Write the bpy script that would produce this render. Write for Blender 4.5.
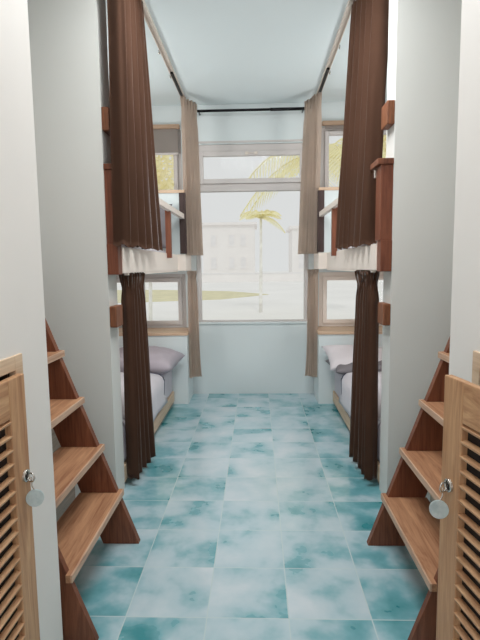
import bpy, bmesh, math, random
from mathutils import Vector, Matrix, noise
random.seed(7)
for o in list(bpy.data.objects): bpy.data.objects.remove(o)
SC = bpy.context.scene
COL = SC.collection

# ------------------------------------------------------------------ camera
T, Y, RO = math.radians(6.29), math.radians(-2.045), math.radians(-.70)
fw = Vector((math.sin(Y)*math.cos(T), math.cos(Y)*math.cos(T), -math.sin(T)))
rt = Vector((math.cos(Y), -math.sin(Y), 0)); up = rt.cross(fw)
rt, up = rt*math.cos(RO)+up*math.sin(RO), -rt*math.sin(RO)+up*math.cos(RO)
cd = bpy.data.cameras.new('camera'); cam = bpy.data.objects.new('camera', cd); COL.objects.link(cam)
m3 = Matrix((rt, up, -fw)).transposed(); cam.matrix_world = Matrix.Translation((.045, 0, 1.27)) @ m3.to_4x4()
cd.sensor_fit = 'VERTICAL'; cd.sensor_height = 36; cd.lens = 36*490/640; cd.clip_start = .02; cd.clip_end = 400
SC.camera = cam

# ------------------------------------------------------------------ world, sun, fill lights, exposure
w = bpy.data.worlds.new('sky'); SC.world = w; w.use_nodes = True
nt = w.node_tree; nt.nodes.clear()
wo = nt.nodes.new('ShaderNodeOutputWorld'); bg = nt.nodes.new('ShaderNodeBackground')
bg.inputs[0].default_value = (.985, .985, .98, 1); bg.inputs[1].default_value = .76
nt.links.new(bg.outputs[0], wo.inputs[0])
sd = bpy.data.lights.new('sun', 'SUN'); sd.energy = .38; sd.angle = .03; sd.color = (1, .97, .9)
so = bpy.data.objects.new('sun', sd); COL.objects.link(so); so.rotation_euler = (math.radians(48), 0, math.radians(8))
so.location = (0, -3, 8)
def area(name, loc, aim, sx, sy, power, col=(1, 1, 1)):
    d = bpy.data.lights.new(name, 'AREA'); d.shape = 'RECTANGLE'; d.size = sx; d.size_y = sy; d.energy = power; d.color = col
    o = bpy.data.objects.new(name, d); COL.objects.link(o); o.location = loc
    o.rotation_euler = (Vector(aim)-Vector(loc)).to_track_quat('-Z', 'Y').to_euler(); return o
area('rear_fill', (0, -1.5, 1.5), (0, 3, 1.6), 1.1, 2.0, 9, (1, .98, .97))  # unseen fill added behind the camera
area('aisle_fill', (0, 1.1, 2.74), (0, 1.1, 0), .8, 1.6, 13, (1, .99, .98))  # out-of-view fill added above the near aisle
area('far_end_fill', (0, 2.45, 2.74), (0, 3.1, 0), .9, .6, 34, (.97, 1, 1))  # extra fill for the far end, added out of frame
for sx in (-1, 1): area('bunk_fill', (sx*1.60, 3.6, 1.9), (sx*.1, 3.8, 2.78), .6, .6, 14, (1, .98, .96))  # hidden upward fill added to brighten the ceiling
for sx in (-1, 1): area('bunk_fill', (sx*1.62, 3.3, .95), (0, 4.2, .4), .4, .4, 5, (1, .98, .96))  # fill added inside the lower bunks, out of view
vs = SC.view_settings; vs.view_transform = 'Standard'; vs.look = 'None'; vs.gamma = 1; vs.exposure = 0.0
vs.use_curve_mapping = False

# ------------------------------------------------------------------ materials
def lin(c):
    return tuple(((v/255)/12.92 if v/255 <= .04045 else ((v/255+.055)/1.055)**2.4) for v in c)+(1,)
def base(name, rough=.6, spec=.5):
    m = bpy.data.materials.new(name); m.use_nodes = True; nt = m.node_tree
    b = nt.nodes['Principled BSDF']; b.inputs['Roughness'].default_value = rough
    b.inputs['Specular IOR Level'].default_value = spec
    return m, nt, b
def ramp(nt, fac, stops):
    r = nt.nodes.new('ShaderNodeValToRGB'); e = r.color_ramp.elements
    while len(e) < len(stops): e.new(.5)
    for k, (p, c) in enumerate(stops): e[k].position = p; e[k].color = c
    nt.links.new(fac, r.inputs[0]); return r.outputs[0]
def coords(nt, scale=(1, 1, 1)):
    tc = nt.nodes.new('ShaderNodeTexCoord'); mp = nt.nodes.new('ShaderNodeMapping'); mp.inputs['Scale'].default_value = scale
    nt.links.new(tc.outputs['Object'], mp.inputs[0]); return mp.outputs[0]
def noise_n(nt, vec, scale, detail=4, rough=.5, dist=0):
    n = nt.nodes.new('ShaderNodeTexNoise'); n.inputs['Scale'].default_value = scale; n.inputs['Detail'].default_value = detail
    n.inputs['Roughness'].default_value = rough; n.inputs['Distortion'].default_value = dist
    nt.links.new(vec, n.inputs['Vector']); return n.outputs['Fac']
def bump(nt, b, h, s, d=.01):
    n = nt.nodes.new('ShaderNodeBump'); n.inputs['Strength'].default_value = s; n.inputs['Distance'].default_value = d
    nt.links.new(h, n.inputs['Height']); nt.links.new(n.outputs[0], b.inputs['Normal'])
def plain(name, c, rough=.6, var=.06, scale=6, bmp=0, spec=.5, metal=0, trans=0):
    m, nt, b = base(name, rough, spec); c = lin(c)
    v = coords(nt); f = noise_n(nt, v, scale)
    lo = tuple(x*(1-var) for x in c[:3])+(1,); hi = tuple(min(1, x*(1+var)) for x in c[:3])+(1,)
    nt.links.new(ramp(nt, f, [(.3, lo), (.7, hi)]), b.inputs['Base Color'])
    b.inputs['Metallic'].default_value = metal
    if bmp: bump(nt, b, noise_n(nt, v, scale*12), bmp, .004)
    return m
def wood(name, dark, light, axis, rough=.5, s=1):
    m, nt, b = base(name, rough, .4)
    sc = [16*s, 16*s, 16*s]; sc['xyz'.index(axis)] = 1.3*s
    v = coords(nt, sc); a = noise_n(nt, v, 2.2, 6, .62, 1.2)
    sc2 = [90*s, 90*s, 90*s]; sc2['xyz'.index(axis)] = 3*s
    a2 = noise_n(nt, coords(nt, sc2), 2, 3, .5)
    mx = nt.nodes.new('ShaderNodeMath'); mx.operation = 'MULTIPLY_ADD'; mx.inputs[1].default_value = .3
    nt.links.new(a2, mx.inputs[0]); nt.links.new(a, mx.inputs[2])
    d, l = lin(dark), lin(light); mid = tuple((p+q)/2 for p, q in zip(d, l))
    nt.links.new(ramp(nt, mx.outputs[0], [(.42, d), (.62, mid), (.85, l)]), b.inputs['Base Color'])
    bump(nt, b, a2, .15, .002)
    return m
def fabric(name, c, trans=0.0, rough=.9, weave=420, sheen=.1):
    m, nt, b = base(name, rough, .15); c = lin(c)
    v = coords(nt); f = noise_n(nt, coords(nt), 5, 2)
    lo = tuple(x*.95 for x in c[:3])+(1,); hi = tuple(min(1, x*1.04) for x in c[:3])+(1,)
    col = ramp(nt, f, [(.3, lo), (.7, hi)])
    nt.links.new(col, b.inputs['Base Color'])
    wv = nt.nodes.new('ShaderNodeTexWave'); wv.inputs['Scale'].default_value = weave; wv.bands_direction = 'Z'
    nt.links.new(v, wv.inputs[0]); bump(nt, b, wv.outputs['Fac'], .12, .001)
    b.inputs['Sheen Weight'].default_value = sheen; b.inputs['Sheen Roughness'].default_value = .35
    if trans:
        t = nt.nodes.new('ShaderNodeBsdfTranslucent'); nt.links.new(col, t.inputs[0])
        mix = nt.nodes.new('ShaderNodeMixShader'); mix.inputs[0].default_value = trans
        nt.links.new(b.outputs[0], mix.inputs[1]); nt.links.new(t.outputs[0], mix.inputs[2])
        nt.links.new(mix.outputs[0], nt.nodes['Material Output'].inputs[0])
    return m
def floor_mat():
    m, nt, b = base('teal_cement_tile', .3, .9)
    N = nt.nodes.new; L = nt.links.new
    tc = N('ShaderNodeTexCoord'); sep = N('ShaderNodeSeparateXYZ'); L(tc.outputs['Object'], sep.inputs[0])
    S = .2975
    def math_(op, a, bb=None, c=None):
        n = N('ShaderNodeMath'); n.operation = op
        for i, q in enumerate((a, bb, c)):
            if q is None: continue
            if isinstance(q, (int, float)): n.inputs[i].default_value = q
            else: L(q, n.inputs[i])
        return n.outputs[0]
    ux = math_('DIVIDE', math_('ADD', sep.outputs[0], .1475+S*10), S)
    uy = math_('DIVIDE', math_('ADD', sep.outputs[1], -1.945+S*20), S)
    ix, iy = math_('FLOOR', ux), math_('FLOOR', uy)
    fx, fy = math_('FRACT', ux), math_('FRACT', uy)
    ex = math_('ABSOLUTE', math_('SUBTRACT', fx, .5)); ey = math_('ABSOLUTE', math_('SUBTRACT', fy, .5))
    e = math_('MAXIMUM', ex, ey)
    g = math_('GREATER_THAN', e, .4925)
    cmb = N('ShaderNodeCombineXYZ'); L(ix, cmb.inputs[0]); L(iy, cmb.inputs[1])
    wn = N('ShaderNodeTexWhiteNoise'); wn.noise_dimensions = '3D'; L(cmb.outputs[0], wn.inputs['Vector'])
    off = N('ShaderNodeVectorMath'); off.operation = 'MULTIPLY_ADD'; off.inputs[1].default_value = (7, 7, 7)
    L(wn.outputs['Color'], off.inputs[0]); L(tc.outputs['Object'], off.inputs[2])
    n1 = noise_n(nt, off.outputs[0], 4.2, 4, .52, .1)
    n2 = noise_n(nt, tc.outputs['Object'], 1.1, 3, .5)
    mix = math_('ADD', math_('MULTIPLY', n1, .66), math_('MULTIPLY', n2, .24))
    mix = math_('ADD', mix, math_('MULTIPLY', wn.outputs['Value'], .045))
    ax = math_('ABSOLUTE', sep.outputs[0])                     # paler aisle middle paints window glare; teal sides mix tile tone with ladder shade
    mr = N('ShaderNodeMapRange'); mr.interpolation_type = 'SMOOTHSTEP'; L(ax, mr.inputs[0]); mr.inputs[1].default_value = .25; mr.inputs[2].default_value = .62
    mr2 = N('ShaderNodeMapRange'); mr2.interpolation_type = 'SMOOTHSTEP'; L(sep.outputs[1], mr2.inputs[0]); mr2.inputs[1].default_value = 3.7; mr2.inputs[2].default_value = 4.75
    teal_shade = math_('MAXIMUM', mr.outputs[0], math_('MULTIPLY', mr2.outputs[0], .7))
    mix = math_('ADD', math_('SUBTRACT', mix, math_('MULTIPLY', teal_shade, .070)), .034)
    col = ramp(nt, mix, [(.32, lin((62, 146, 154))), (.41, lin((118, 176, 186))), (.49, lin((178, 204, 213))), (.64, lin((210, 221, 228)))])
    mc = N('ShaderNodeMixRGB'); L(g, mc.inputs[0]); L(col, mc.inputs[1]); mc.inputs[2].default_value = lin((194, 212, 215))
    L(mc.outputs[0], b.inputs['Base Color'])
    rr = math_('ADD', math_('MULTIPLY', n1, .28), .17); L(rr, b.inputs['Roughness']); b.inputs['Coat Weight'].default_value = .5; b.inputs['Coat Roughness'].default_value = .12
    h = math_('SUBTRACT', math_('MULTIPLY', n1, .15), g); bump(nt, b, h, .25, .003)
    return m
M = dict(
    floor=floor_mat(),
    wall=plain('white_plaster', (226, 226, 222), .75, .015, 1.5, .1, .25),
    partition=plain('white_painted_partition', (234, 230, 226), .6, .015, 2, .08, .3),
    ceil=plain('ceiling_paint', (226, 237, 239), .8, .01, 1, 0, .2),
    dado=plain('pale_blue_white_paint', (220, 228, 229), .6, .015, 2, .05, .3),
    frame=plain('window_frame_paint', (203, 197, 194), .5, .02, 4),
    cream=plain('cream_painted_board', (240, 228, 218), .5, .02, 4),
    wred=wood('reddish_teak', (98, 52, 36), (136, 80, 56), 'z'),
    wstr=wood('stained_ladder_wood', (88, 46, 31), (140, 86, 60), 'z'),
    wtread=wood('ladder_tread_wood', (140, 90, 62), (196, 148, 112), 'y'),
    wdoor=wood('locker_teak_upright', (158, 110, 76), (206, 164, 124), 'z'),
    wrail=wood('locker_teak_level', (158, 110, 76), (208, 166, 126), 'y'),
    wpale=wood('pale_timber', (196, 164, 134), (226, 200, 172), 'y'),
    wledge=wood('ledge_timber', (190, 152, 122), (222, 196, 170), 'x'),
    wblock=wood('block_wood', (96, 56, 36), (150, 96, 66), 'z', .5, 2.5),
    wdark=plain('dark_stained_wood', (60, 40, 36), .5, .15, 8),
    brown=fabric('brown_curtain_cloth', (104, 75, 60), .10, .9, 420, .8),
    tan=fabric('taupe_curtain_cloth', (226, 212, 200), .5),
    sheet=fabric('lilac_grey_sheet', (200, 195, 203), 0, .9, 700),
    duvet=fabric('white_duvet_cloth', (216, 212, 218), 0, .9, 700),
    pipe=fabric('slate_piping', (84, 88, 104), 0),
    pillow=fabric('grey_pillow_cloth', (182, 174, 182), 0, .9, 700),
    pillowd=fabric('dark_grey_pillow_cloth', (128, 124, 128), 0, .9, 700),
    pillowl=fabric('white_pillow_cloth', (222, 216, 220), 0, .9, 700),
    blind=fabric('grey_blind_cloth', (150, 142, 136), .1, .8, 900),
    black=plain('black_metal', (26, 27, 30), .35, .1, 10, 0, .5, .6),
    rail=plain('ivory_track_metal', (214, 203, 192), .4, .03, 8, 0, .5, .1),
    chrome=plain('polished_metal', (200, 196, 190), .22, .05, 20, 0, .5, 1),
    hole=plain('dark_keyhole', (30, 24, 22), .6, .05, 20),
    back=plain('louvre_gap_shade', (34, 25, 22), .9, .1, 6),
    winside=plain('shaded_locker_interior', (70, 46, 34), .9, .1, 6),  # shade inside the locker put into this dark brown
    wnose_lit=wood('lit_tread_edge', (176, 134, 108), (216, 184, 158), 'y'),  # light on the aisle-facing tread edges painted in as paler wood
    plinth=wood('weathered_plank', (112, 100, 88), (152, 138, 124), 'y'),
    valance=plain('light_brown_valance', (178, 150, 126), .6, .05, 6),
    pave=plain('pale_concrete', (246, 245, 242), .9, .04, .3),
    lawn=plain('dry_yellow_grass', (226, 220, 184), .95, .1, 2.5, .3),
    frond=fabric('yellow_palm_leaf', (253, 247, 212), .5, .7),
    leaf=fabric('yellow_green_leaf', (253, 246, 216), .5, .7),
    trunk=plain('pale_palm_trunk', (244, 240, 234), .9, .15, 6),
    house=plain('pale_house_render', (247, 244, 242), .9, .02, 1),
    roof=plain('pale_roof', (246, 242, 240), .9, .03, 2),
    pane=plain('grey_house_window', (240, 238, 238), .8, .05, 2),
)
def glass_mat(name, tint, alpha):
    m, nt, b = base(name, .05)
    tr = nt.nodes.new('ShaderNodeBsdfTransparent'); tr.inputs[0].default_value = tint
    gl = nt.nodes.new('ShaderNodeBsdfGlossy'); gl.inputs['Roughness'].default_value = .02
    fr = nt.nodes.new('ShaderNodeFresnel'); fr.inputs[0].default_value = 1.08
    mx = nt.nodes.new('ShaderNodeMixShader')
    nt.links.new(fr.outputs[0], mx.inputs[0]); nt.links.new(tr.outputs[0], mx.inputs[1]); nt.links.new(gl.outputs[0], mx.inputs[2])
    nt.links.new(mx.outputs[0], nt.nodes['Material Output'].inputs[0]); return m
M['glass'] = glass_mat('window_glass', (.97, .98, .98, 1), 0)
def disc_mat():
    m, nt, b = base('frosted_clear_resin', .35)
    v = coords(nt, (1, 1, 1)); f = noise_n(nt, v, 60, 3)
    nt.links.new(ramp(nt, f, [(.35, lin((196, 210, 212))), (.7, lin((228, 236, 236)))]), b.inputs['Base Color'])
    b.inputs['Transmission Weight'].default_value = .45; b.inputs['IOR'].default_value = 1.2
    return m
M['disc'] = disc_mat()

# ------------------------------------------------------------------ mesh helpers
class MB:
    def __init__(s): s.bm = bmesh.new()
    def box(s, x0, x1, y0, y1, z0, z1, bev=0):
        x0, x1 = min(x0, x1), max(x0, x1); y0, y1 = min(y0, y1), max(y0, y1)
        b = bmesh.new(); bmesh.ops.create_cube(b, size=1)
        for v in b.verts: v.co = Vector(((x0+x1)/2+v.co.x*(x1-x0), (y0+y1)/2+v.co.y*(y1-y0), (z0+z1)/2+v.co.z*(z1-z0)))
        if bev: bmesh.ops.bevel(b, geom=b.edges[:], offset=bev, segments=2, profile=.6, affect='EDGES')
        s.merge(b); return s
    def merge(s, b, mat=None):
        if mat is not None: bmesh.ops.transform(b, matrix=mat, verts=b.verts)
        me = bpy.data.meshes.new('tmp'); b.to_mesh(me); b.free(); s.bm.from_mesh(me); bpy.data.meshes.remove(me)
    def prism(s, pts, y0, y1, bev=0):        # polygon in x,z extruded along y
        b = bmesh.new(); a = [b.verts.new((x, y0, z)) for x, z in pts]; c = [b.verts.new((x, y1, z)) for x, z in pts]
        n = len(pts); b.faces.new(a); b.faces.new(c[::-1])
        for i in range(n): b.faces.new((a[i], c[i], c[(i+1) % n], a[(i+1) % n]))
        bmesh.ops.recalc_face_normals(b, faces=b.faces)
        if bev: bmesh.ops.bevel(b, geom=b.edges[:], offset=bev, segments=2, profile=.6, affect='EDGES')
        s.merge(b); return s
    def tube(s, pts, r, n=10, taper=None):
        b = bmesh.new(); pts = [Vector(p) for p in pts]; rings = []; last = None
        for i, p in enumerate(pts):
            d = (pts[min(i+1, len(pts)-1)]-pts[max(i-1, 0)]).normalized()
            a = (last - d*last.dot(d)).normalized() if last is not None and (last-d*last.dot(d)).length > 1e-4 else d.orthogonal().normalized()
            last = a; c = d.cross(a); rr = taper[i] if taper else r
            rings.append([b.verts.new(p+(a*math.cos(2*math.pi*k/n)+c*math.sin(2*math.pi*k/n))*rr) for k in range(n)])
        for i in range(len(rings)-1):
            for k in range(n): b.faces.new((rings[i][k], rings[i][(k+1) % n], rings[i+1][(k+1) % n], rings[i+1][k]))
        b.faces.new(rings[0][::-1]); b.faces.new(rings[-1]); s.merge(b); return s
    def torus(s, c, R, r, ax, n=24, k=8):
        ax = Vector(ax).normalized(); u = ax.orthogonal().normalized(); v = ax.cross(u); b = bmesh.new(); rg = []
        for i in range(n):
            t = 2*math.pi*i/n; d = u*math.cos(t)+v*math.sin(t)
            rg.append([b.verts.new(Vector(c)+d*(R+r*math.cos(2*math.pi*j/k))+ax*r*math.sin(2*math.pi*j/k)) for j in range(k)])
        for i in range(n):
            for j in range(k): b.faces.new((rg[i][j], rg[(i+1) % n][j], rg[(i+1) % n][(j+1) % k], rg[i][(j+1) % k]))
        s.merge(b); return s
    def build(s, name, mat, parent=None, smooth=False, inv=None):
        if inv is not None: bmesh.ops.transform(s.bm, matrix=inv, verts=s.bm.verts)
        bmesh.ops.recalc_face_normals(s.bm, faces=s.bm.faces)
        me = bpy.data.meshes.new(name); s.bm.to_mesh(me); s.bm.free(); me.materials.append(mat)
        if smooth:
            for p in me.polygons: p.use_smooth = True
        o = bpy.data.objects.new(name, me); COL.objects.link(o)
        if parent is not None: o.parent = parent
        return o
def box(*a, **k): return MB().box(*a, **k)
def tag(o, label=None, cat=None, group=None, kind=None):
    if label: o['label'] = label
    if cat: o['category'] = cat
    if group: o['group'] = group
    if kind: o['kind'] = kind
    return o
def empty(name, loc=(0, 0, 0)):
    o = bpy.data.objects.new(name, None); COL.objects.link(o); o.empty_display_size = .1; o.location = loc; return o
class Thing:                                   # an Empty at the base; parts are given in world coordinates
    def __init__(s, name, loc, label, cat, group=None, rz=0, kind=None):
        s.e = empty(name, loc); s.e.rotation_euler.z = rz; tag(s.e, label, cat, group, kind)
        s.inv = (Matrix.Translation(loc) @ Matrix.Rotation(rz, 4, 'Z')).inverted()
        s.rz = rz
    def part(s, mb, name, mat, smooth=False, parent=None):
        o = mb.build(name, mat, parent or s.e, smooth, s.inv); return o
def struct(mb, name, mat):
    return tag(mb.build(name, mat), kind='structure')
SIDE = ((-1, 'left'), (1, 'right'))

# ------------------------------------------------------------------ structure
CZ, BY = 2.78, 4.79
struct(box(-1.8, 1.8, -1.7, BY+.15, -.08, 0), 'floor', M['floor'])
struct(box(-1.8, 1.8, -1.7, BY+.15, CZ, CZ+.1), 'ceiling', M['ceil'])
# window openings in the end wall: x0, x1, z0, z1
OP = [(-.545, .545, .72, 2.42), (-1.55, -.655, .66, 1.2), (.645, 1.55, .66, 1.2), (-1.55, -.665, 1.93, 2.56), (.655, 1.55, 1.93, 2.56)]
def wall_with_holes(y0, y1, X0, X1, Z0, Z1, holes):
    mb = MB(); xs = sorted({X0, X1, *[h[0] for h in holes], *[h[1] for h in holes]}); zs = sorted({Z0, Z1, *[h[2] for h in holes], *[h[3] for h in holes]})
    b = mb.bm; V = {}
    def solid(i, j):
        if i < 0 or j < 0 or i >= len(xs)-1 or j >= len(zs)-1: return False
        cx, cz = (xs[i]+xs[i+1])/2, (zs[j]+zs[j+1])/2
        return not any(h[0] < cx < h[1] and h[2] < cz < h[3] for h in holes)
    def v(i, j, y):
        k = (i, j, y)
        if k not in V: V[k] = b.verts.new((xs[i], y, zs[j]))
        return V[k]
    for i in range(len(xs)-1):
        for j in range(len(zs)-1):
            if not solid(i, j): continue
            for y in (y0, y1): b.faces.new((v(i, j, y), v(i+1, j, y), v(i+1, j+1, y), v(i, j+1, y)))
            for di, dj, a, c in ((-1, 0, (i, j), (i, j+1)), (1, 0, (i+1, j), (i+1, j+1)), (0, -1, (i, j), (i+1, j)), (0, 1, (i, j+1), (i+1, j+1))):
                if not solid(i+di, j+dj): b.faces.new((v(*a, y0), v(*c, y0), v(*c, y1), v(*a, y1)))
    return mb
struct(wall_with_holes(BY, BY+.14, -1.8, 1.8, 0, CZ, OP), 'wall_back', M['dado'])
struct(box(-.545, .545, BY-.012, BY, 2.43, 2.445), 'trim_1', M['frame'])
for s, n in SIDE:
    struct(box(s*1.66, s*1.8, -1.7, BY, 0, CZ), 'wall_%s' % n, M['wall'])
    struct(box(s*.73, s*1.66, 2.53, 2.69, 0, CZ), 'wall_%s_bunk_end' % n, M['wall'])
    # partition along the aisle, with an opening for the louvred locker
    PX = .6 if s < 0 else .616
    mb = wall_with_holes(0, .05, -1.46, 1.7, 0, CZ, [(-1.255, -.70, .06, 1.02)])
    bmesh.ops.transform(mb.bm, matrix=Matrix(((0, s*1, 0, s*PX), (-1, 0, 0, 0), (0, 0, 1, 0), (0, 0, 0, 1))), verts=mb.bm.verts)
    struct(mb, 'wall_%s_partition' % n, M['partition'])
    struct(box(s*(PX+.05), s*1.66, 1.40, 1.46, 0, CZ), 'wall_%s_partition_end' % n, M['partition'])
    struct(box(s*.96, s*1.66, 1.46, 2.53, 0, .50), 'trim_%d' % (2 if s < 0 else 3), M['plinth'])
    # low pier at the head of the bed and the one above it
    p = struct(box(s*.6, s*1.66, 4.42, BY, 0, .645), 'wall_%s_low_pier' % n, M['dado'])
    box(s*.592, s*1.66, 4.405, BY, .645, .672, bev=.003).build('ledge_board', M['wledge'], p)
    p = struct(box(s*.6, s*1.66, 4.42, BY, 1.235, 1.92), 'wall_%s_high_pier' % n, M['dado'])
    box(s*.594, s*1.66, 4.414, BY, 1.233, 1.380, bev=.003).build('fascia_board', M['cream'], p)
    box(s*.592, s*1.66, 4.405, BY, 1.92, 1.945, bev=.003).build('ledge_board', M['wledge'], p)
    box(s*.585, s*(.60 if s < 0 else .60), 4.405, BY, 1.385, 1.92, bev=.003).build('side_board', M['wdark'], p)
    box(s*.6, s*.64, 4.402, 4.42, 1.385, 1.92, bev=.003).build('corner_board', M['wdark'], p)

# windows
def frame_rect(x0, x1, z0, z1, y0, y1, t):
    mb = MB(); mb.box(x0, x0+t, y0, y1, z0, z1, .004).box(x1-t, x1, y0, y1, z0, z1, .004)
    mb.box(x0+t, x1-t, y0, y1, z0, z0+t, .004).box(x0+t, x1-t, y0, y1, z1-t, z1, .004); return mb
W = tag(empty('window_1', (0, BY+.05, .72)), kind='structure'); off = Matrix.Translation((0, -BY-.05, -.72))
def wp(mb, name, mat, W=W, off=off, parent=None): return mb.build(name, mat, parent or W, False, off)
mb = MB(); mb.box(-.545, .545, BY+.02, BY+.09, 1.985, 2.055, .004).box(-.545, .545, BY+.02, BY+.09, 2.355, 2.42, .004)
mb.box(-.545, -.505, BY+.02, BY+.09, .72, 2.355, .004).box(.505, .545, BY+.02, BY+.09, .72, 2.355, .004).box(-.505, .505, BY+.02, BY+.09, .72, .735, .002)
wp(mb, 'window_frame', M['frame'])
sash = wp(frame_rect(-.505, .505, 2.055, 2.355, BY+.0, BY+.045, .045), 'top_sash', M['frame'])
wp(box(-.462, .462, BY+.018, BY+.024, 2.098, 2.312), 'glass_pane', M['glass'], parent=sash)
wp(box(-.505, .505, BY+.05, BY+.056, .735, 1.985), 'glass_pane', M['glass'])
lt = MB(); lt.box(-.06, -.03, BY-.014, BY, 2.318, 2.345, .004).box(.03, .06, BY-.014, BY, 2.318, 2.345, .004).box(-.03, .03, BY-.010, BY, 2.328, 2.336, .002)
wp(lt, 'window_latch', M['rail'])
wp(box(-.56, .56, BY-.02, BY+.02, .705, .722, bev=.003), 'window_sill', M['dado'])
def side_window(k, x0, x1, z0, z1, mat, top):
    s = -1 if x0 < 0 else 1
    W = tag(empty('window_%d' % k, ((x0+x1)/2, BY+.05, z0)), kind='structure'); off = Matrix.Translation((-(x0+x1)/2, -BY-.05, -z0))
    wp(frame_rect(x0, x1, z0, z1, BY+.02, BY+.09, .04), 'window_frame', mat, W, off)
    xm = (x0+x1)/2
    for a, b in ((x0+.04, xm), (xm, x1-.04)):
        sh = wp(frame_rect(a, b, z0+.04, z1-.04, BY+.0, BY+.045, .038), 'sash', mat, W, off)
        wp(box(a+.036, b-.036, BY+.018, BY+.024, z0+.076, z1-.076), 'glass_pane', M['glass'], W, off, sh)
side_window(2, -1.55, -.655, .66, 1.2, M['frame'], 0); side_window(3, .645, 1.55, .66, 1.2, M['cream'], 0)
side_window(4, -1.55, -.665, 1.93, 2.56, M['frame'], 1); side_window(5, .655, 1.55, 1.93, 2.56, M['frame'], 1)

# roller blinds over the upper side windows
b = Thing('roller_blind', (-1.1, BY-.03, 2.585), 'grey roller blind pulled partly down over the upper left window', 'blind')
b.part(box(-1.56, -.672, BY-.05, BY-.001, 2.562, 2.60, bev=.006), 'cassette', M['valance'])
b.part(box(-1.55, -.69, BY-.026, BY-.022, 2.345, 2.562), 'blind_cloth', M['blind'])
b.part(box(-1.55, -.69, BY-.031, BY-.017, 2.325, 2.345, bev=.004), 'bottom_bar', M['frame'])
b = Thing('roller_blind', (1.1, BY-.03, 2.585), 'roller blind rolled right up above the upper right window', 'blind')
b.part(box(.662, 1.56, BY-.05, BY-.001, 2.562, 2.60, bev=.006), 'cassette', M['valance'])
b.part(box(.69, 1.55, BY-.026, BY-.022, 2.53, 2.562), 'blind_cloth', M['blind'])

# ------------------------------------------------------------------ bunks
for s, n in SIDE:
    t = Thing('upper_bunk', (s*1.2, 3.6, 1.235), 'upper bunk deck with cream side board and guard rail on the %s side' % n, 'bunk bed', 'upper bunks')
    t.part(box(s*.715, s*1.66, 2.69, 4.42, 1.245, 1.33), 'deck', M['cream'])
    t.part(box(s*.665, s*.715, 2.605, 4.42, 1.238, 1.378, bev=.004), 'side_board', M['cream'])
    t.part(box(s*.672, s*.7295, 2.530, 2.604, 1.233, 1.392, bev=.003), 'end_block', M['wred'])
    t.part(box(s*.668, s*.7295, 2.536, 2.640, 1.392, 1.765, bev=.003), 'corner_post', M['wred'])
    t.part(box(s*.650, s*.7295, 2.528, 2.70, 1.765, 1.795, bev=.004), 'post_cap', M['wstr'])
    rb = MB(); c_ = [Vector((s*.695, 2.70, 1.752)), Vector((s*.612, 4.418, 1.712))]
    bb = bmesh.new(); vv = [bb.verts.new(p+Vector((dx, 0, dz))) for p in c_ for dx, dz in ((-.017, -.021), (.017, -.021), (.017, .021), (-.017, .021))]
    for q in ((0, 1, 2, 3), (7, 6, 5, 4), (0, 4, 5, 1), (1, 5, 6, 2), (2, 6, 7, 3), (3, 7, 4, 0)): bb.faces.new([vv[k] for k in q])
    rb.merge(bb); t.part(rb, 'guard_rail', M['cream'])
    t.part(box(s*.630, s*.672, 3.88, 3.925, 1.340, 1.722, bev=.003), 'rail_post', M['wred'])
    t = Thing('bunk_frame', (s*1.2, 3.6, 0), 'low timber bed frame of the %s lower bunk' % n, 'bed frame', 'lower bed frames')
    t.part(box(s*.73, s*.755, 2.70, 4.415, .03, .125, bev=.003), 'side_rail', M['wpale'])
    t.part(box(s*.755, s*1.64, 2.70, 4.415, .08, .11), 'slat_base', M['wpale'])
    for yy in (2.75, 4.35): t.part(box(s*.76, s*.80, yy, yy+.04, 0, .08), 'foot', M['wdark'])
    for yy in (2.75, 4.35): t.part(box(s*1.58, s*1.62, yy, yy+.04, 0, .08), 'foot', M['wdark'])

def soft_block(x0, x1, y0, y1, z0, z1, r=.035, seed=0, amp=.004, cuts=26):
    b = bmesh.new(); bmesh.ops.create_cube(b, size=1)
    bmesh.ops.subdivide_edges(b, edges=b.edges[:], cuts=cuts, use_grid_fill=True)
    c = Vector(((x0+x1)/2, (y0+y1)/2, (z0+z1)/2)); h = Vector((abs(x1-x0)/2, abs(y1-y0)/2, (z1-z0)/2))
    for v in b.verts:
        p = Vector((v.co.x*2*h.x, v.co.y*2*h.y, v.co.z*2*h.z))
        q = Vector([max(-(h[i]-r), min(h[i]-r, p[i])) for i in range(3)]); d = p-q
        if d.length > 1e-6: p = q+d.normalized()*min(r, max(abs(d.x), abs(d.y), abs(d.z)))
        w = c+p; w += Vector((0, 0, 1))*noise.noise(w*7+Vector((seed, 0, 0)))*amp + Vector((1, 0, 0))*noise.noise(w*8+Vector((0, seed, 3)))*amp
        v.co = w
    m = MB(); m.merge(b); return m
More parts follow.
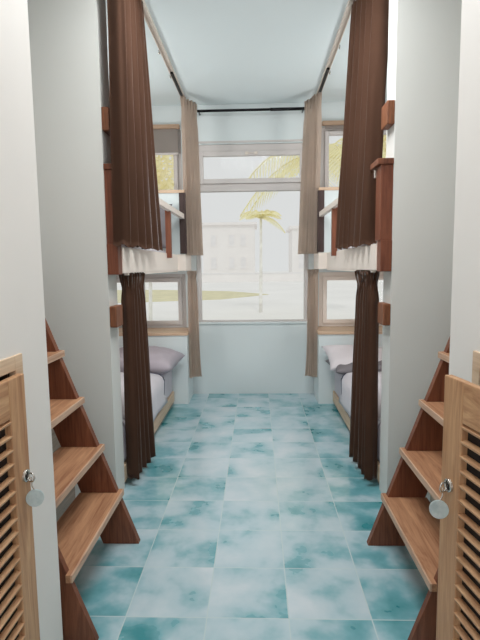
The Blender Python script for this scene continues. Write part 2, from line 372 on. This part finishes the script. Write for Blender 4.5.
def pillow(name, c, size, rot, mat, label, group, seed):
    b = bmesh.new(); bmesh.ops.create_grid(b, x_segments=30, y_segments=22, size=1)
    top = []; a, d, h = size
    def shape(u, v, sg):
        e = max(0, (1-abs(u)**2.6))*max(0, (1-abs(v)**2.6))
        pin = 1-.10*(1-abs(u)**2)*abs(v)**3; pin2 = 1-.09*(1-abs(v)**2)*abs(u)**3
        p = Vector((u*a/2*pin2, v*d/2*pin, sg*h/2*e**.42))
        wr = noise.noise(Vector((u*2.5+seed, v*2.5, sg)))*.016 + noise.noise(Vector((u*7, v*5+seed, sg)))*.006
        p.z += wr*min(1, e*3); return p
    bb = bmesh.new(); nU, nV = 30, 22; P = {}
    for sg in (1, -1):
        for i in range(nU+1):
            for j in range(nV+1):
                edge = i in (0, nU) or j in (0, nV)
                if edge and sg == -1: P[(i, j, sg)] = P[(i, j, 1)]; continue
                P[(i, j, sg)] = bb.verts.new(shape(i/nU*2-1, j/nV*2-1, sg))
    for sg in (1, -1):
        for i in range(nU):
            for j in range(nV): bb.faces.new((P[(i, j, sg)], P[(i+1, j, sg)], P[(i+1, j+1, sg)], P[(i, j+1, sg)]))
    b.free(); mb = MB(); mb.merge(bb)
    o = mb.build(name, mat, None, True); o.location = c; o.rotation_euler = rot
    return tag(o, label, 'pillow', group)
for s, n in SIDE:
    o = soft_block(s*.735, s*1.62, 2.71, 4.41, .112, .375, .045, s).build('mattress', M['sheet'], None, True)
    tag(o, 'low mattress in a lilac grey sheet on the %s lower bunk' % n, 'mattress', 'lower mattresses')
    o = soft_block(s*.73, s*1.62, 2.72, 4.40, 1.332, 1.42, .03, s+4).build('mattress', M['duvet'], None, True)
    o.data.transform(Matrix.Translation((s*.02, 0, 0)))
    tag(o, 'thin white mattress on the %s upper bunk deck' % n, 'mattress', 'upper mattresses')
    # folded duvet over the edge of the lower mattress
    y0, y1 = 2.75, 3.90; bm = bmesh.new(); rows = []; edge = []
    prof = [(1.45, .386), (1.2, .388), (1.0, .390), (.85, .388), (.77, .380), (.742, .362), (.730, .34), (.726, .30), (.724, .25), (.722, .20), (.722, .165)]
    NY = 40
    for i in range(NY+1):
        f = i/NY; row = []
        for j, (px, pz) in enumerate(prof):
            y = y0+(y1-y0)*f; k = j/(len(prof)-1)
            if f > .9: y += (f-.9)*10*(-.12*k**3+.03*math.sin(k*5))
            lift = .012*noise.noise(Vector((px*5, y*4, s*3))) + .006*math.sin(f*14+j*.6)*(1 if j < 6 else .4)
            x = px-(.008*abs(math.sin(f*9))*(k > .5)); z = pz+lift*(1 if j < 5 else .3)+.008
            row.append(bm.verts.new((s*x, y, z)))
        rows.append(row)
    for i in range(NY):
        for j in range(len(prof)-1): bm.faces.new((rows[i][j], rows[i+1][j], rows[i+1][j+1], rows[i][j+1]))
    edge = [v.co.copy() for v in rows[-1][2:]]
    bmesh.ops.recalc_face_normals(bm, faces=bm.faces)
    bmesh.ops.solidify(bm, geom=bm.faces[:], thickness=-.012)
    mb = MB(); mb.merge(bm); o = mb.build('duvet', M['duvet'], None, True)
    tag(o, 'white duvet with slate piping spread over the %s lower bunk mattress' % n, 'duvet', 'duvets on the lower bunks')
    MB().tube([p+Vector((-s*.008, .004, .006)) for p in edge], .008, 8).build('piping', M['pipe'], o, True)
pillow('pillow', (-.950, 4.16, .468), (.64, .42, .20), (.10, .04, -.12), M['pillow'], 'plump lilac grey pillow on the left lower bunk below the ledge', 'bed pillows', 1)
pillow('pillow', (.95, 4.12, .42), (.60, .40, .11), (.05, 0, .10), M['pillowd'], 'flat dark grey pillow beneath a white one on the right lower bunk', 'bed pillows', 5)
pillow('pillow', (.92, 4.18, .465), (.60, .38, .14), (.38, .06, .10), M['pillowl'], 'white pillow leaning on the grey one on the right lower bunk', 'bed pillows', 9)
pillow('pillow', (-.98, 4.29, 1.62), (.58, .42, .14), (1.25, 0, .0), M['pillowd'], 'grey pillow propped upright at the head of the left upper bunk', 'bed pillows', 12)

# wooden blocks on the bunk end walls
for s, n in SIDE:
    for z0, z1, h in ((1.958, 2.072, 'high'), (.955, 1.068, 'low')):
        o = box(s*.692, s*.7298, 2.532, 2.655, z0, z1, bev=.006).build('wooden_block', M['wblock'])
        where = 'above the bunk post' if h == 'high' else 'below the bunk deck'
        tag(o, 'small wooden block on the %s wall edge %s' % (n, where), 'wall block', 'wooden blocks on the wall edges')

# ------------------------------------------------------------------ curtains
def catmull(pts, sub):
    out = []; n = len(pts)
    for i in range(n-1):
        p0, p1, p2, p3 = pts[max(i-1, 0)], pts[i], pts[i+1], pts[min(i+2, n-1)]
        for k in range(sub):
            t = k/sub
            out.append(.5*((2*p1)+(-p0+p2)*t+(2*p0-5*p1+4*p2-p3)*t*t+(-p0+3*p1-3*p2+p3)*t**3))
    out.append(pts[-1]); return out
def curtain(bot, top, z0, z1, mat, label, group, ruffle=0, pinch=0, hem=0.0, ease=1.0, seed=0, hemdrop=0, pinch_at=.085):
    bot = catmull([Vector((*p, 0)) for p in bot], 8); top = catmull([Vector((*p, 0)) for p in top], 8)
    n = len(bot); NZ = 46; b = bmesh.new(); rows = []
    cb = sum(top, Vector())/n; L = z1-z0
    for i in range(NZ+1):
        t = i/NZ; row = []; s = t**ease; d = (1-t)*L     # d: distance below the top
        for k in range(n):
            p = bot[k].lerp(top[k], s)
            if pinch:
                g = math.exp(-((d-pinch_at)/(pinch_at*.55))**2)*pinch
                p = p.lerp(Vector((cb.x, cb.y, 0)).lerp(p, .35), g)
            if ruffle and d < pinch_at*1.6:
                p += Vector((math.sin(k*1.7+seed), math.cos(k*1.3+seed), 0))*ruffle*math.exp(-((d-.0)/(pinch_at*.8))**2)
            p += Vector((noise.noise(Vector((k*.13+seed, t*2.2, 1))), noise.noise(Vector((k*.13, t*2.2+seed, 5))), 0))*.006
            z = z0+L*t
            if t < .04: z += hemdrop*math.sin(k*.5+seed)*.5
            if ruffle and i == NZ: z += .006*math.sin(k*2.1)
            row.append(b.verts.new((p.x, p.y, z)))
        rows.append(row)
    for i in range(NZ):
        for k in range(n-1): b.faces.new((rows[i][k], rows[i][k+1], rows[i+1][k+1], rows[i+1][k]))
    bmesh.ops.solidify(b, geom=b.faces[:], thickness=.004)
    cx, cy = bot[n//2].x, bot[n//2].y
    mb = MB(); mb.merge(b, Matrix.Translation((-cx, -cy, -z0))); o = mb.build('curtain', mat, None, True); o.location = (cx, cy, z0)
    return tag(o, label, 'curtain', group)
def mir(s, pts): return [(s*x, y) for x, y in pts]
# lower brown curtains
LB = [(0.726, 2.735), (0.7, 2.717), (0.668, 2.712), (0.651, 2.722), (0.7, 2.765), (0.65, 2.8), (0.702, 2.845), (0.643, 2.88), (0.697, 2.925), (0.634, 2.965), (0.692, 3.01), (0.623, 3.055), (0.682, 3.09), (0.64, 3.13)]
LT = [(0.724, 2.735), (0.7, 2.72), (0.676, 2.722), (0.66, 2.735), (0.707, 2.765), (0.66, 2.785), (0.71, 2.815), (0.658, 2.845), (0.708, 2.875), (0.655, 2.91), (0.706, 2.94), (0.653, 2.975), (0.702, 3.005), (0.655, 3.04)]
curtain(mir(-1, LB), mir(-1, LT), .045, 1.236, M['brown'], 'brown curtain hanging to the floor from under the left bunk deck', 'brown curtains', ruffle=.008, pinch=.16, ease=.8, seed=1, hemdrop=.01)
curtain(mir(1, LB), mir(1, [(x-.004, y) for x, y in LT]), .045, 1.234, M['brown'], 'brown curtain hanging to the floor from under the right bunk deck', 'brown curtains', ruffle=.010, pinch=.2, ease=.8, seed=4, hemdrop=.01)
# upper brown curtains
UB = [(.690, 2.515), (.655, 2.508), (.618, 2.508), (.600, 2.518), (.640, 2.575), (.655, 2.62), (.603, 2.655), (.600, 2.675), (.652, 2.74), (.655, 2.80), (.602, 2.84), (.600, 2.865), (.640, 2.92), (.640, 2.97), (.600, 3.01), (.597, 3.04), (.635, 3.10), (.635, 3.14), (.595, 3.19), (.590, 3.22), (.620, 3.27), (.592, 3.33)]
UT = [(.672, 2.515), (.636, 2.508), (.602, 2.508), (.584, 2.518), (.635, 2.545), (.645, 2.565), (.590, 2.59), (.585, 2.605), (.640, 2.635), (.642, 2.66), (.588, 2.685), (.586, 2.70), (.632, 2.73), (.632, 2.75), (.588, 2.775), (.586, 2.79), (.625, 2.815), (.625, 2.835), (.586, 2.86), (.584, 2.875), (.612, 2.90), (.588, 2.93)]
curtain(mir(-1, UB), mir(-1, UT), 1.382, 2.762, M['brown'], 'long brown curtain hanging from the ceiling track before the left upper bunk', 'brown curtains', seed=2, hemdrop=.012)
UBR = [(.700, 2.735), (.670, 2.724), (.628, 2.724), (.608, 2.736), (.655, 2.79), (.658, 2.83), (.612, 2.865), (.606, 2.885), (.640, 2.93), (.640, 2.98), (.606, 3.02), (.600, 3.04), (.640, 3.09), (.640, 3.13), (.602, 3.17), (.596, 3.19), (.636, 3.24), (.636, 3.28), (.596, 3.33), (.590, 3.35), (.625, 3.40), (.590, 3.46)]
UTR = [(.762, 2.735), (.730, 2.724), (.684, 2.724), (.662, 2.736), (.698, 2.76), (.700, 2.78), (.655, 2.80), (.648, 2.815), (.685, 2.835), (.685, 2.855), (.640, 2.875), (.634, 2.885), (.670, 2.90), (.670, 2.92), (.626, 2.935), (.620, 2.945), (.652, 2.96), (.652, 2.975), (.612, 2.985), (.606, 2.995), (.636, 3.01), (.602, 3.03)]
curtain(UBR, UTR, 1.378, 2.762, M['brown'], 'long brown curtain hanging from the ceiling track before the right upper bunk', 'brown curtains', seed=6, hemdrop=.014)
# far taupe curtains
def zig(x0, y0, x1, y1, n, amp, s):
    out = []; d = Vector((x1-x0, y1-y0)); nn = Vector((-d.y, d.x)).normalized()
    for i in range(n+1):
        p = Vector((x0, y0))+d*i/n+nn*amp*(1 if i % 2 else -1)*(.6+.4*math.sin(i*2.3+s)); out.append((p.x, p.y))
    return out
for s, n in SIDE:
    o = .0 if s < 0 else .02
    curtain(mir(s, zig(.605-o, 4.46, .455-o, 4.58, 11, .026, s)), mir(s, zig(.600, 4.40, .50, 4.64, 11, .022, s)), 1.372, 2.74, M['tan'],
            'taupe curtain hanging from the ceiling rail left of the big window' if s < 0 else 'taupe curtain hanging from the ceiling rail right of the big window', 'taupe curtains', ruffle=.006, pinch=.12, seed=3+s, pinch_at=.12)
    curtain(mir(s, zig(.595, 4.50, .488, 4.58, 10, .020, s)), mir(s, zig(.592, 4.50, .520, 4.57, 10, .020, s)), .23, 1.228, M['tan'],
            'short taupe curtain hanging below the %s upper bunk by the big window' % n, 'taupe curtains', ruffle=.008, pinch=.12, ease=.6, seed=8+s, pinch_at=.06)
# rod, tracks
t = Thing('curtain_rod', (0, 4.68, 2.692), 'thin black curtain rod across the top of the end wall', 'curtain rod')
t.part(MB().tube([(-.53, 4.68, 2.692), (.18, 4.68, 2.692)], .012, 12), 'rod', M['black'], True)
t.part(MB().tube([(.18, 4.68, 2.692), (.53, 4.68, 2.692)], .0145, 12), 'sleeve', M['black'], True)
for x in (-.48, .48): t.part(MB().tube([(x, 4.68, 2.692), (x, 4.786, 2.692)], .007, 8), 'bracket', M['black'], True)
for s, n in SIDE:
    t = Thing('curtain_track', (s*.6, 3.5, CZ), 'ivory curtain track fixed along the ceiling above the %s bunk' % n, 'curtain track', 'ceiling curtain tracks')
    mb = MB(); mb.box(s*.582, s*.618, 2.69, 4.60, 2.768, 2.7798, .002)
    mb.box(s*.582, s*.587, 2.69, 4.60, 2.756, 2.768).box(s*.613, s*.618, 2.69, 4.60, 2.756, 2.768)
    t.part(mb, 'rail', M['rail'])
    t.part(box(s*.588, s*.612, 3.95, 4.58, 2.752, 2.766), 'glider_strip', M['black'])
    for yy in (3.05, 3.60, 4.05): t.part(MB().tube([(s*.628, yy, 2.755), (s*.628, yy, 2.7795)], .006, 10), 'screw', M['chrome'], True)
    t = Thing('curtain_track', (s*.68, 3.5, 1.236), 'thin white curtain track under the %s upper bunk side board' % n, 'curtain track', 'bunk curtain tracks')
    t.part(box(s*.667, s*.690, 2.70, 4.40, 1.226, 1.2378, bev=.002), 'rail', M['cream'])

# ------------------------------------------------------------------ ladders
for s, n in SIDE:
    t = Thing('step_ladder', (s*.6, 1.82, 0), 'steep brown wooden ladder with broad treads between partition and wall on the %s' % n, 'ladder', 'wooden bunk ladders')
    fx = (lambda z: .510+.375*z) if s < 0 else (lambda z: .539+.362*z)
    dz = .006 if s < 0 else -.010
    ZT = 1.40
    for y0, y1 in ((1.522, 1.546), (2.118, 2.152)):
        t.part(MB().prism([(s*fx(0), 0), (s*fx(ZT), ZT), (s*(fx(ZT)+.167), ZT), (s*(fx(0)+.167), 0)], y0, y1, .002), 'stringer', M['wstr'])
    for z in (.242, .458, .680, .896, 1.115, 1.333):
        z += dz; f = fx(z); mb = MB(); mb.box(s*(f-.0), s*(f+.172), 1.546, 2.118, z-.028, z, .002).box(s*(f-.015), s*(f+.001), 1.514, 2.158, z-.028, z, .001)
        tr = t.part(mb, 'tread', M['wtread'])
        t.part(box(s*(f-.022), s*(f-.015), 1.514, 2.158, z-.028, z-.0005, bev=.002), 'lit_nosing', M['wnose_lit'], parent=tr)

# ------------------------------------------------------------------ lockers with louvred doors
def louvre(t, local, w, h, th, sgn):
    """door parts in a local frame: u along width from hinge (0..w), v thickness (0..th, 0 = wall side), z"""
    def B(u0, u1, v0, v1, z0, z1, bev=.003):
        m = MB(); m.box(u0, u1, v0, v1, z0, z1, bev); return m
    def add(m, name, mat, parent=None, smooth=False):
        bmesh.ops.transform(m.bm, matrix=local, verts=m.bm.verts); return m.build(name, mat, parent, smooth)
    st = .082
    mb = B(0, st, 0, th, 0, h).box(w-st, w, 0, th, 0, h, .003)
    d = add(mb, 'door', M['wdoor'], t.e)
    add(B(st, w-st, .002, th-.001, h-.10, h), 'top_rail', M['wrail'], d)
    add(B(st, w-st, .002, th-.001, 0, .09), 'bottom_rail', M['wrail'], d)
    mb = MB(); z = .105
    while z < h-.105:
        b = bmesh.new(); bmesh.ops.create_cube(b, size=1)
        bmesh.ops.transform(b, matrix=Matrix.Translation((w/2, th/2+.0025, z)) @ Matrix.Rotation(math.radians(-14), 4, 'X') @ Matrix.Diagonal((w-2*st+.01, .0155, .0055, 1)), verts=b.verts)
        mb.merge(b); z += .0365
    add(mb, 'louvre_slats', M['wrail'], d)
    add(B(st-.004, w-st+.004, .0005, .0025, .08, h-.09, 0), 'gap_shade_panel', M['back'], d)  # dark sheet standing in for the shade between the slats
    kz = .672; ku = w-(.030 if sgn < 0 else .042)
    mb = MB().tube([(ku, th-.001, kz), (ku, th+.004, kz)], .016, 20).torus((ku, th+.005, kz), .014, .003, (0, 1, 0))
    k = add(mb, 'lock_plate', M['chrome'], d, True)
    add(B(ku-.003, ku+.003, th+.004, th+.006, kz-.010, kz+.004, 0), 'keyhole', M['hole'], d)
    add(MB().torus((ku+.012, th+.010, kz-.010), .012, .0022, (1, .35, 0)), 'ring', M['chrome'], d, True)
    return d
for s, n in SIDE:
    t = Thing('locker', (s*.6, .98, 0), 'built-in teak locker with closed louvred door in the left partition' if s < 0 else 'built-in teak locker with louvred door standing ajar in the right partition', 'locker', 'louvred lockers')
    x0, x1 = (-.594, -.612) if s < 0 else (.610, .628)
    mb = MB(); mb.box(x0, x1, .66, .70, .02, 1.042, .002).box(x0, x1, 1.250, 1.292, .02, 1.042, .002).box(x0, x1, .70, 1.250, 1.003, 1.042, .002).box(x0, x1, .70, 1.250, .02, .062, .002)
    t.part(mb, 'frame', M['wpale'])
    mb = MB(); mb.box(s*1.1, s*1.12, .70, 1.255, .06, 1.02).box(x1, s*1.1, .70, .715, .06, 1.02).box(x1, s*1.1, 1.240, 1.255, .06, 1.02)
    mb.box(x1, s*1.1, .715, 1.24, .06, .075).box(x1, s*1.1, .715, 1.24, 1.005, 1.02)
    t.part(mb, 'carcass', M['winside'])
    if s < 0: H = Vector((-.599, .715, .05)); dirv = Vector((.002, .546, 0)).normalized(); w_ = .546
    else: H = Vector((.612, .715, .05)); dirv = Vector((-.079, .512, 0)).normalized(); w_ = .518
    outv = Vector((-s*1, 0, 0)); outv = (outv-dirv*outv.dot(dirv)).normalized()
    loc = Matrix.Identity(4)
    for i in range(3): loc[i][0] = dirv[i]; loc[i][1] = outv[i]; loc[i][3] = H[i]
    louvre(t, t.inv @ loc, w_, .943, .020, s)
    # round tag hanging from the lock ring
    kp = loc @ Vector((w_-(.018 if s < 0 else .030), .032, .650))
    g = Thing('key_tag', tuple(kp), 'round frosted tag hanging from the lock of the %s locker' % n, 'key tag', 'round key tags')
    c = kp+Vector((-s*.012, -.012, -.040))
    ax = Vector((.25*-s, -1, .1)).normalized()
    g.part(MB().tube([c-ax*.003, c-ax*.0025, c+ax*.0025, c+ax*.003], .023, 32, [.0215, .023, .023, .0215]), 'disc', M['disc'], False)
    g.part(MB().tube([kp+Vector((0, 0, .012)), kp+Vector((.003*s, .004, .0)), kp+Vector((0, 0, -.012)), c+Vector((0, 0, .020))], .0018, 8), 'cord', M['chrome'], True)

# ------------------------------------------------------------------ outdoors
tag(box(-60, 60, BY+.14, 120, -.25, -.15).build('ground', M['pave']), kind='structure')
bm = bmesh.new()
vs_ = [(-14, 19.5), (-6, 19.3), (-1.5, 21.0), (.6, 24.2), (-1.5, 27.5), (-6, 30), (-16, 31)]
top = [bm.verts.new((x, y, -.13)) for x, y in vs_]; bt = [bm.verts.new((x, y, -.149)) for x, y in vs_]
bm.faces.new(top); bm.faces.new(bt[::-1])
for i in range(len(vs_)): bm.faces.new((top[i], bt[i], bt[(i+1) % len(vs_)], top[(i+1) % len(vs_)]))
mb = MB(); mb.merge(bm); tag(mb.build('lawn', M['lawn']), 'dry yellow grass strip tapering across the pale yard', 'grass', kind='stuff')
def palm(x, y, h, L, n, label, seed, mat, lean=.3, lo=-.1, hi=1.1, thin=.03, group='palms outside the windows'):
    random.seed(seed)
    t = Thing('palm_tree', (x, y, -.15), label, 'palm tree', group)
    pts = [(x+lean*math.sin(k/8*1.4)*.5, y, -.15+h*k/8) for k in range(9)]
    t.part(MB().tube(pts, .1, 10, [.055-.02*k/8 for k in range(9)]), 'trunk', M['trunk'], True)
    c = Vector(pts[-1]); mb = MB(); b = mb.bm
    for i in range(n):
        a = i*2.399+random.random()*.3; el = random.uniform(lo, hi); l = L*random.uniform(.8, 1.1); sp = []
        for k in range(9):
            f = k/8; r = l*f; z = l*(math.sin(el)*f-.85*f*f)
            sp.append(c+Vector((math.cos(a)*r*math.cos(el*.6), math.sin(a)*r*math.cos(el*.6), z)))
        sd_ = Vector((-math.sin(a), math.cos(a), 0))
        mb.tube(sp, .012, 4)
        for k in range(1, 9):
            for q in range(3):
                f = (k-1+q/3)/8*1.0; i0 = min(int(f*8), 7); p = sp[i0].lerp(sp[i0+1], f*8-i0); dr = (sp[i0+1]-sp[i0]).normalized()
                ll = L*.34*math.sin(math.pi*(.12+.86*f))
                for sg in (-1, 1):
                    tip = p+sd_*sg*ll*.8+dr*ll*.5+Vector((0, 0, -ll*.45)); wv = dr*thin*L/1.4
                    v = [b.verts.new(p-wv*.6), b.verts.new(p+wv*.6), b.verts.new(p.lerp(tip, .5)+wv), b.verts.new(tip), b.verts.new(p.lerp(tip, .5)-wv)]
                    b.faces.new((v[0], v[1], v[2], v[3], v[4]))
    t.part(mb, 'fronds', mat)
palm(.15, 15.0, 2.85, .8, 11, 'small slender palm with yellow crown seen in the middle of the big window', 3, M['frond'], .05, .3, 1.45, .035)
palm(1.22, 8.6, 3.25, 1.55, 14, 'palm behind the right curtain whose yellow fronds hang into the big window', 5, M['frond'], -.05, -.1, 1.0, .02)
def bush_tree(x, y, h, r, label, seed):
    random.seed(seed); t = Thing('leafy_tree', (x, y, -.15), label, 'tree', 'leafy trees outside the side windows')
    t.part(MB().tube([(x, y, -.15), (x+.05, y, h*.5), (x, y, h)], .09, 8, [.04, .03, .02]), 'trunk', M['trunk'], True)
    mb = MB(); b = mb.bm
    for i in range(1500):
        d = Vector((random.gauss(0, 1), random.gauss(0, 1), random.gauss(0, 1))).normalized()*r*random.random()**.4
        p = Vector((x, y, h))+Vector((d.x, d.y, d.z*1.1)); u = Vector((random.gauss(0, 1), random.gauss(0, 1), random.gauss(0, 1))).normalized(); v = u.orthogonal().normalized()
        a, c = u*.09, v*.04
        b.faces.new([b.verts.new(p-a), b.verts.new(p+c), b.verts.new(p+a), b.verts.new(p-c)])
    t.part(mb, 'foliage', M['leaf'])
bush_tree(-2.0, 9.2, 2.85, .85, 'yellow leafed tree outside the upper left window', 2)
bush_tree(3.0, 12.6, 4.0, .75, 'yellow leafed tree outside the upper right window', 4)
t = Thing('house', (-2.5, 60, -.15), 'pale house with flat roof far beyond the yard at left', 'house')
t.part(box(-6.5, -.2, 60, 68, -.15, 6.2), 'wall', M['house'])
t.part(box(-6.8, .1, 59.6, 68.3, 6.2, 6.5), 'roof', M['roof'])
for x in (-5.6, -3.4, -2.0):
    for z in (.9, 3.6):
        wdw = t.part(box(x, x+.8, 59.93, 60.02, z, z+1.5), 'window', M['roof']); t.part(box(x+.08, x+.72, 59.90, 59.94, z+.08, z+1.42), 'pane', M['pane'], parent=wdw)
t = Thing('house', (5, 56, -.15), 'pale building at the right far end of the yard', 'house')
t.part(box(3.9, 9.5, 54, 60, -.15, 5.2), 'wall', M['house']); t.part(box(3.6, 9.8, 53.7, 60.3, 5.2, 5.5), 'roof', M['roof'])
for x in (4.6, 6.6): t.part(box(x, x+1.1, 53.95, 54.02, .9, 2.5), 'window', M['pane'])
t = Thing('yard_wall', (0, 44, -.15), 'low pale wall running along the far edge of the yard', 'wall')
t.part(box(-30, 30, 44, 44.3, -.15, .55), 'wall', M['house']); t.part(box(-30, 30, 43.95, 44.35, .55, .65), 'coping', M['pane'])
